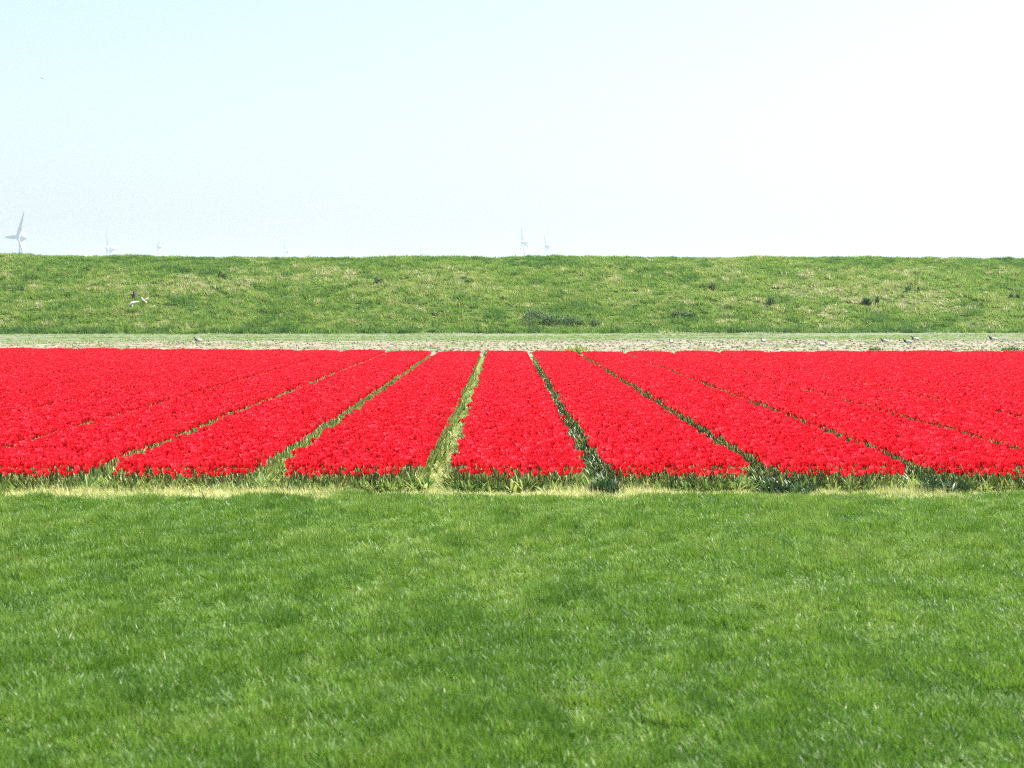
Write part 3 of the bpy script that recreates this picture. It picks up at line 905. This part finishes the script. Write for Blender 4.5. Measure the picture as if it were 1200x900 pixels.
# ------------------------------------------------------------------ wind turbines
def turbine(px_, py_, hub_h, blade_l, yaw, phase, label, group=None, fat=1.35):
    d = pixdir(px_, py_)
    Y = (hub_h - EYE) / d.z                              # its base stands on the plain
    root = empty('wind_turbine', (d.x * Y, Y, -0.2))
    tag(root, label, 'wind turbine', group)
    k = blade_l / 35.0
    mb = MB(); mb.add(*tube([(0, 0, 0), (0, 0, hub_h * 0.3), (0, 0, hub_h * 0.7), (0, 0, hub_h - 1.5 * k)], [3.6 * k * fat, 2.9 * k * fat, 2.0 * k * fat, 1.4 * k * fat], 20))
    obj('tower', mb.mesh('tower', M['white_paint']), root)
    ax = Vector((math.cos(yaw), math.sin(yaw), 0))       # points from the tower to the rotor
    rotm = Matrix.Rotation(yaw, 4, 'Z')
    mb = MB(); v, f = tube([(-7.5, 0, 0.3), (-6.5, 0, 0.3), (-3.5, 0, 0.3), (0, 0, 0.2), (3.0, 0, 0)], [0.5 * fat, 1.5 * fat, 2.4 * fat, 2.8 * fat, 2.2 * fat], 16)
    mb.add([rotm @ (Vector(q) * k) + Vector((0, 0, hub_h)) for q in v], f)
    obj('nacelle', mb.mesh('nacelle', M['white_paint']), root)
    mb = MB(); v, f = tube([(3.0, 0, 0), (4.2, 0, 0), (5.6, 0, 0), (6.6, 0, 0), (7.0, 0, 0)], [2.2 * fat, 2.3 * fat, 1.9 * fat, 1.0 * fat, 0.1], 16)
    mb.add([rotm @ (Vector(q) * k) + Vector((0, 0, hub_h)) for q in v], f)
    obj('hub', mb.mesh('hub', M['white_paint']), root)
    prof = [(0.04, 0.9, 0.9), (0.10, 1.1, 0.75), (0.20, 1.75, 0.45), (0.40, 1.35, 0.30), (0.65, 0.95, 0.2), (0.88, 0.6, 0.12), (1.0, 0.15, 0.05)]
    for b in range(3):
        an = phase + b * 2 * math.pi / 3
        v = []; f = []
        for t, c, th in prof:
            for q in range(10):
                u = 2 * math.pi * q / 10
                lx = th * fat * math.sin(u); lc = c * fat * math.cos(u)
                tw = 0.35 * (1 - t)
                X, C = lx * math.cos(tw) - lc * math.sin(tw), lx * math.sin(tw) + lc * math.cos(tw)
                rr = t * 35.0
                # rotor plane spanned by local y and z
                yy_ = rr * math.sin(an) + C * math.cos(an); zz_ = rr * math.cos(an) - C * math.sin(an)
                v.append(rotm @ (Vector((4.3 + X, yy_, zz_)) * k) + Vector((0, 0, hub_h)))
        for i in range(len(prof) - 1):
            for q in range(10):
                f.append((i * 10 + q, i * 10 + (q + 1) % 10, (i + 1) * 10 + (q + 1) % 10, (i + 1) * 10 + q))
        f.append(tuple(range(10))[::-1]); f.append(tuple(60 + q for q in range(10)))
        m2 = MB(); m2.add(v, f)
        obj('blade', m2.mesh('blade', M['white_paint']), root)
G = 'hazy wind turbines behind the dike'
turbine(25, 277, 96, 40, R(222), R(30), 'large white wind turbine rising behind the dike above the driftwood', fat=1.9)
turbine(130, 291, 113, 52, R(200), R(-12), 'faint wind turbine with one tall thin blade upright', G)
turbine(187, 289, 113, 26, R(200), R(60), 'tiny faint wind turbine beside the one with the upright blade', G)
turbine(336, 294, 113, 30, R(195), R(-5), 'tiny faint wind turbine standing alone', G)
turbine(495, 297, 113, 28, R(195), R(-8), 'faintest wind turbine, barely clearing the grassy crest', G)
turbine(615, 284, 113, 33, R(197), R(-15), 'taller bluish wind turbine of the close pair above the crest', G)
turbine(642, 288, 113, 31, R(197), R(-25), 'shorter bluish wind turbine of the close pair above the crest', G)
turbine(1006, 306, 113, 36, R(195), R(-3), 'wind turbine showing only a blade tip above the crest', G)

# ------------------------------------------------------------------ haze
m, t, out = newmat('haze')
pv = t.nodes.new('ShaderNodeVolumePrincipled')
pv.inputs['Color'].default_value = (0.72, 0.84, 1.0, 1)
pv.inputs['Density'].default_value = 0.00013
pv.inputs['Anisotropy'].default_value = 0.2
t.links.new(pv.outputs[0], out.inputs['Volume'])
x0, x1, y0, y1, z0, z1 = -4300, 4300, -500, 6500, -1.2, 185
v = [(x, y, z) for z in (z0, z1) for y in (y0, y1) for x in (x0, x1)]
f = [(0, 2, 3, 1), (4, 5, 7, 6), (0, 1, 5, 4), (2, 6, 7, 3), (0, 4, 6, 2), (1, 3, 7, 5)]
tag(obj('haze', mesh_from('haze', v, f, m, smooth=False)), 'thin pale haze over the plain', 'haze', kind='stuff')
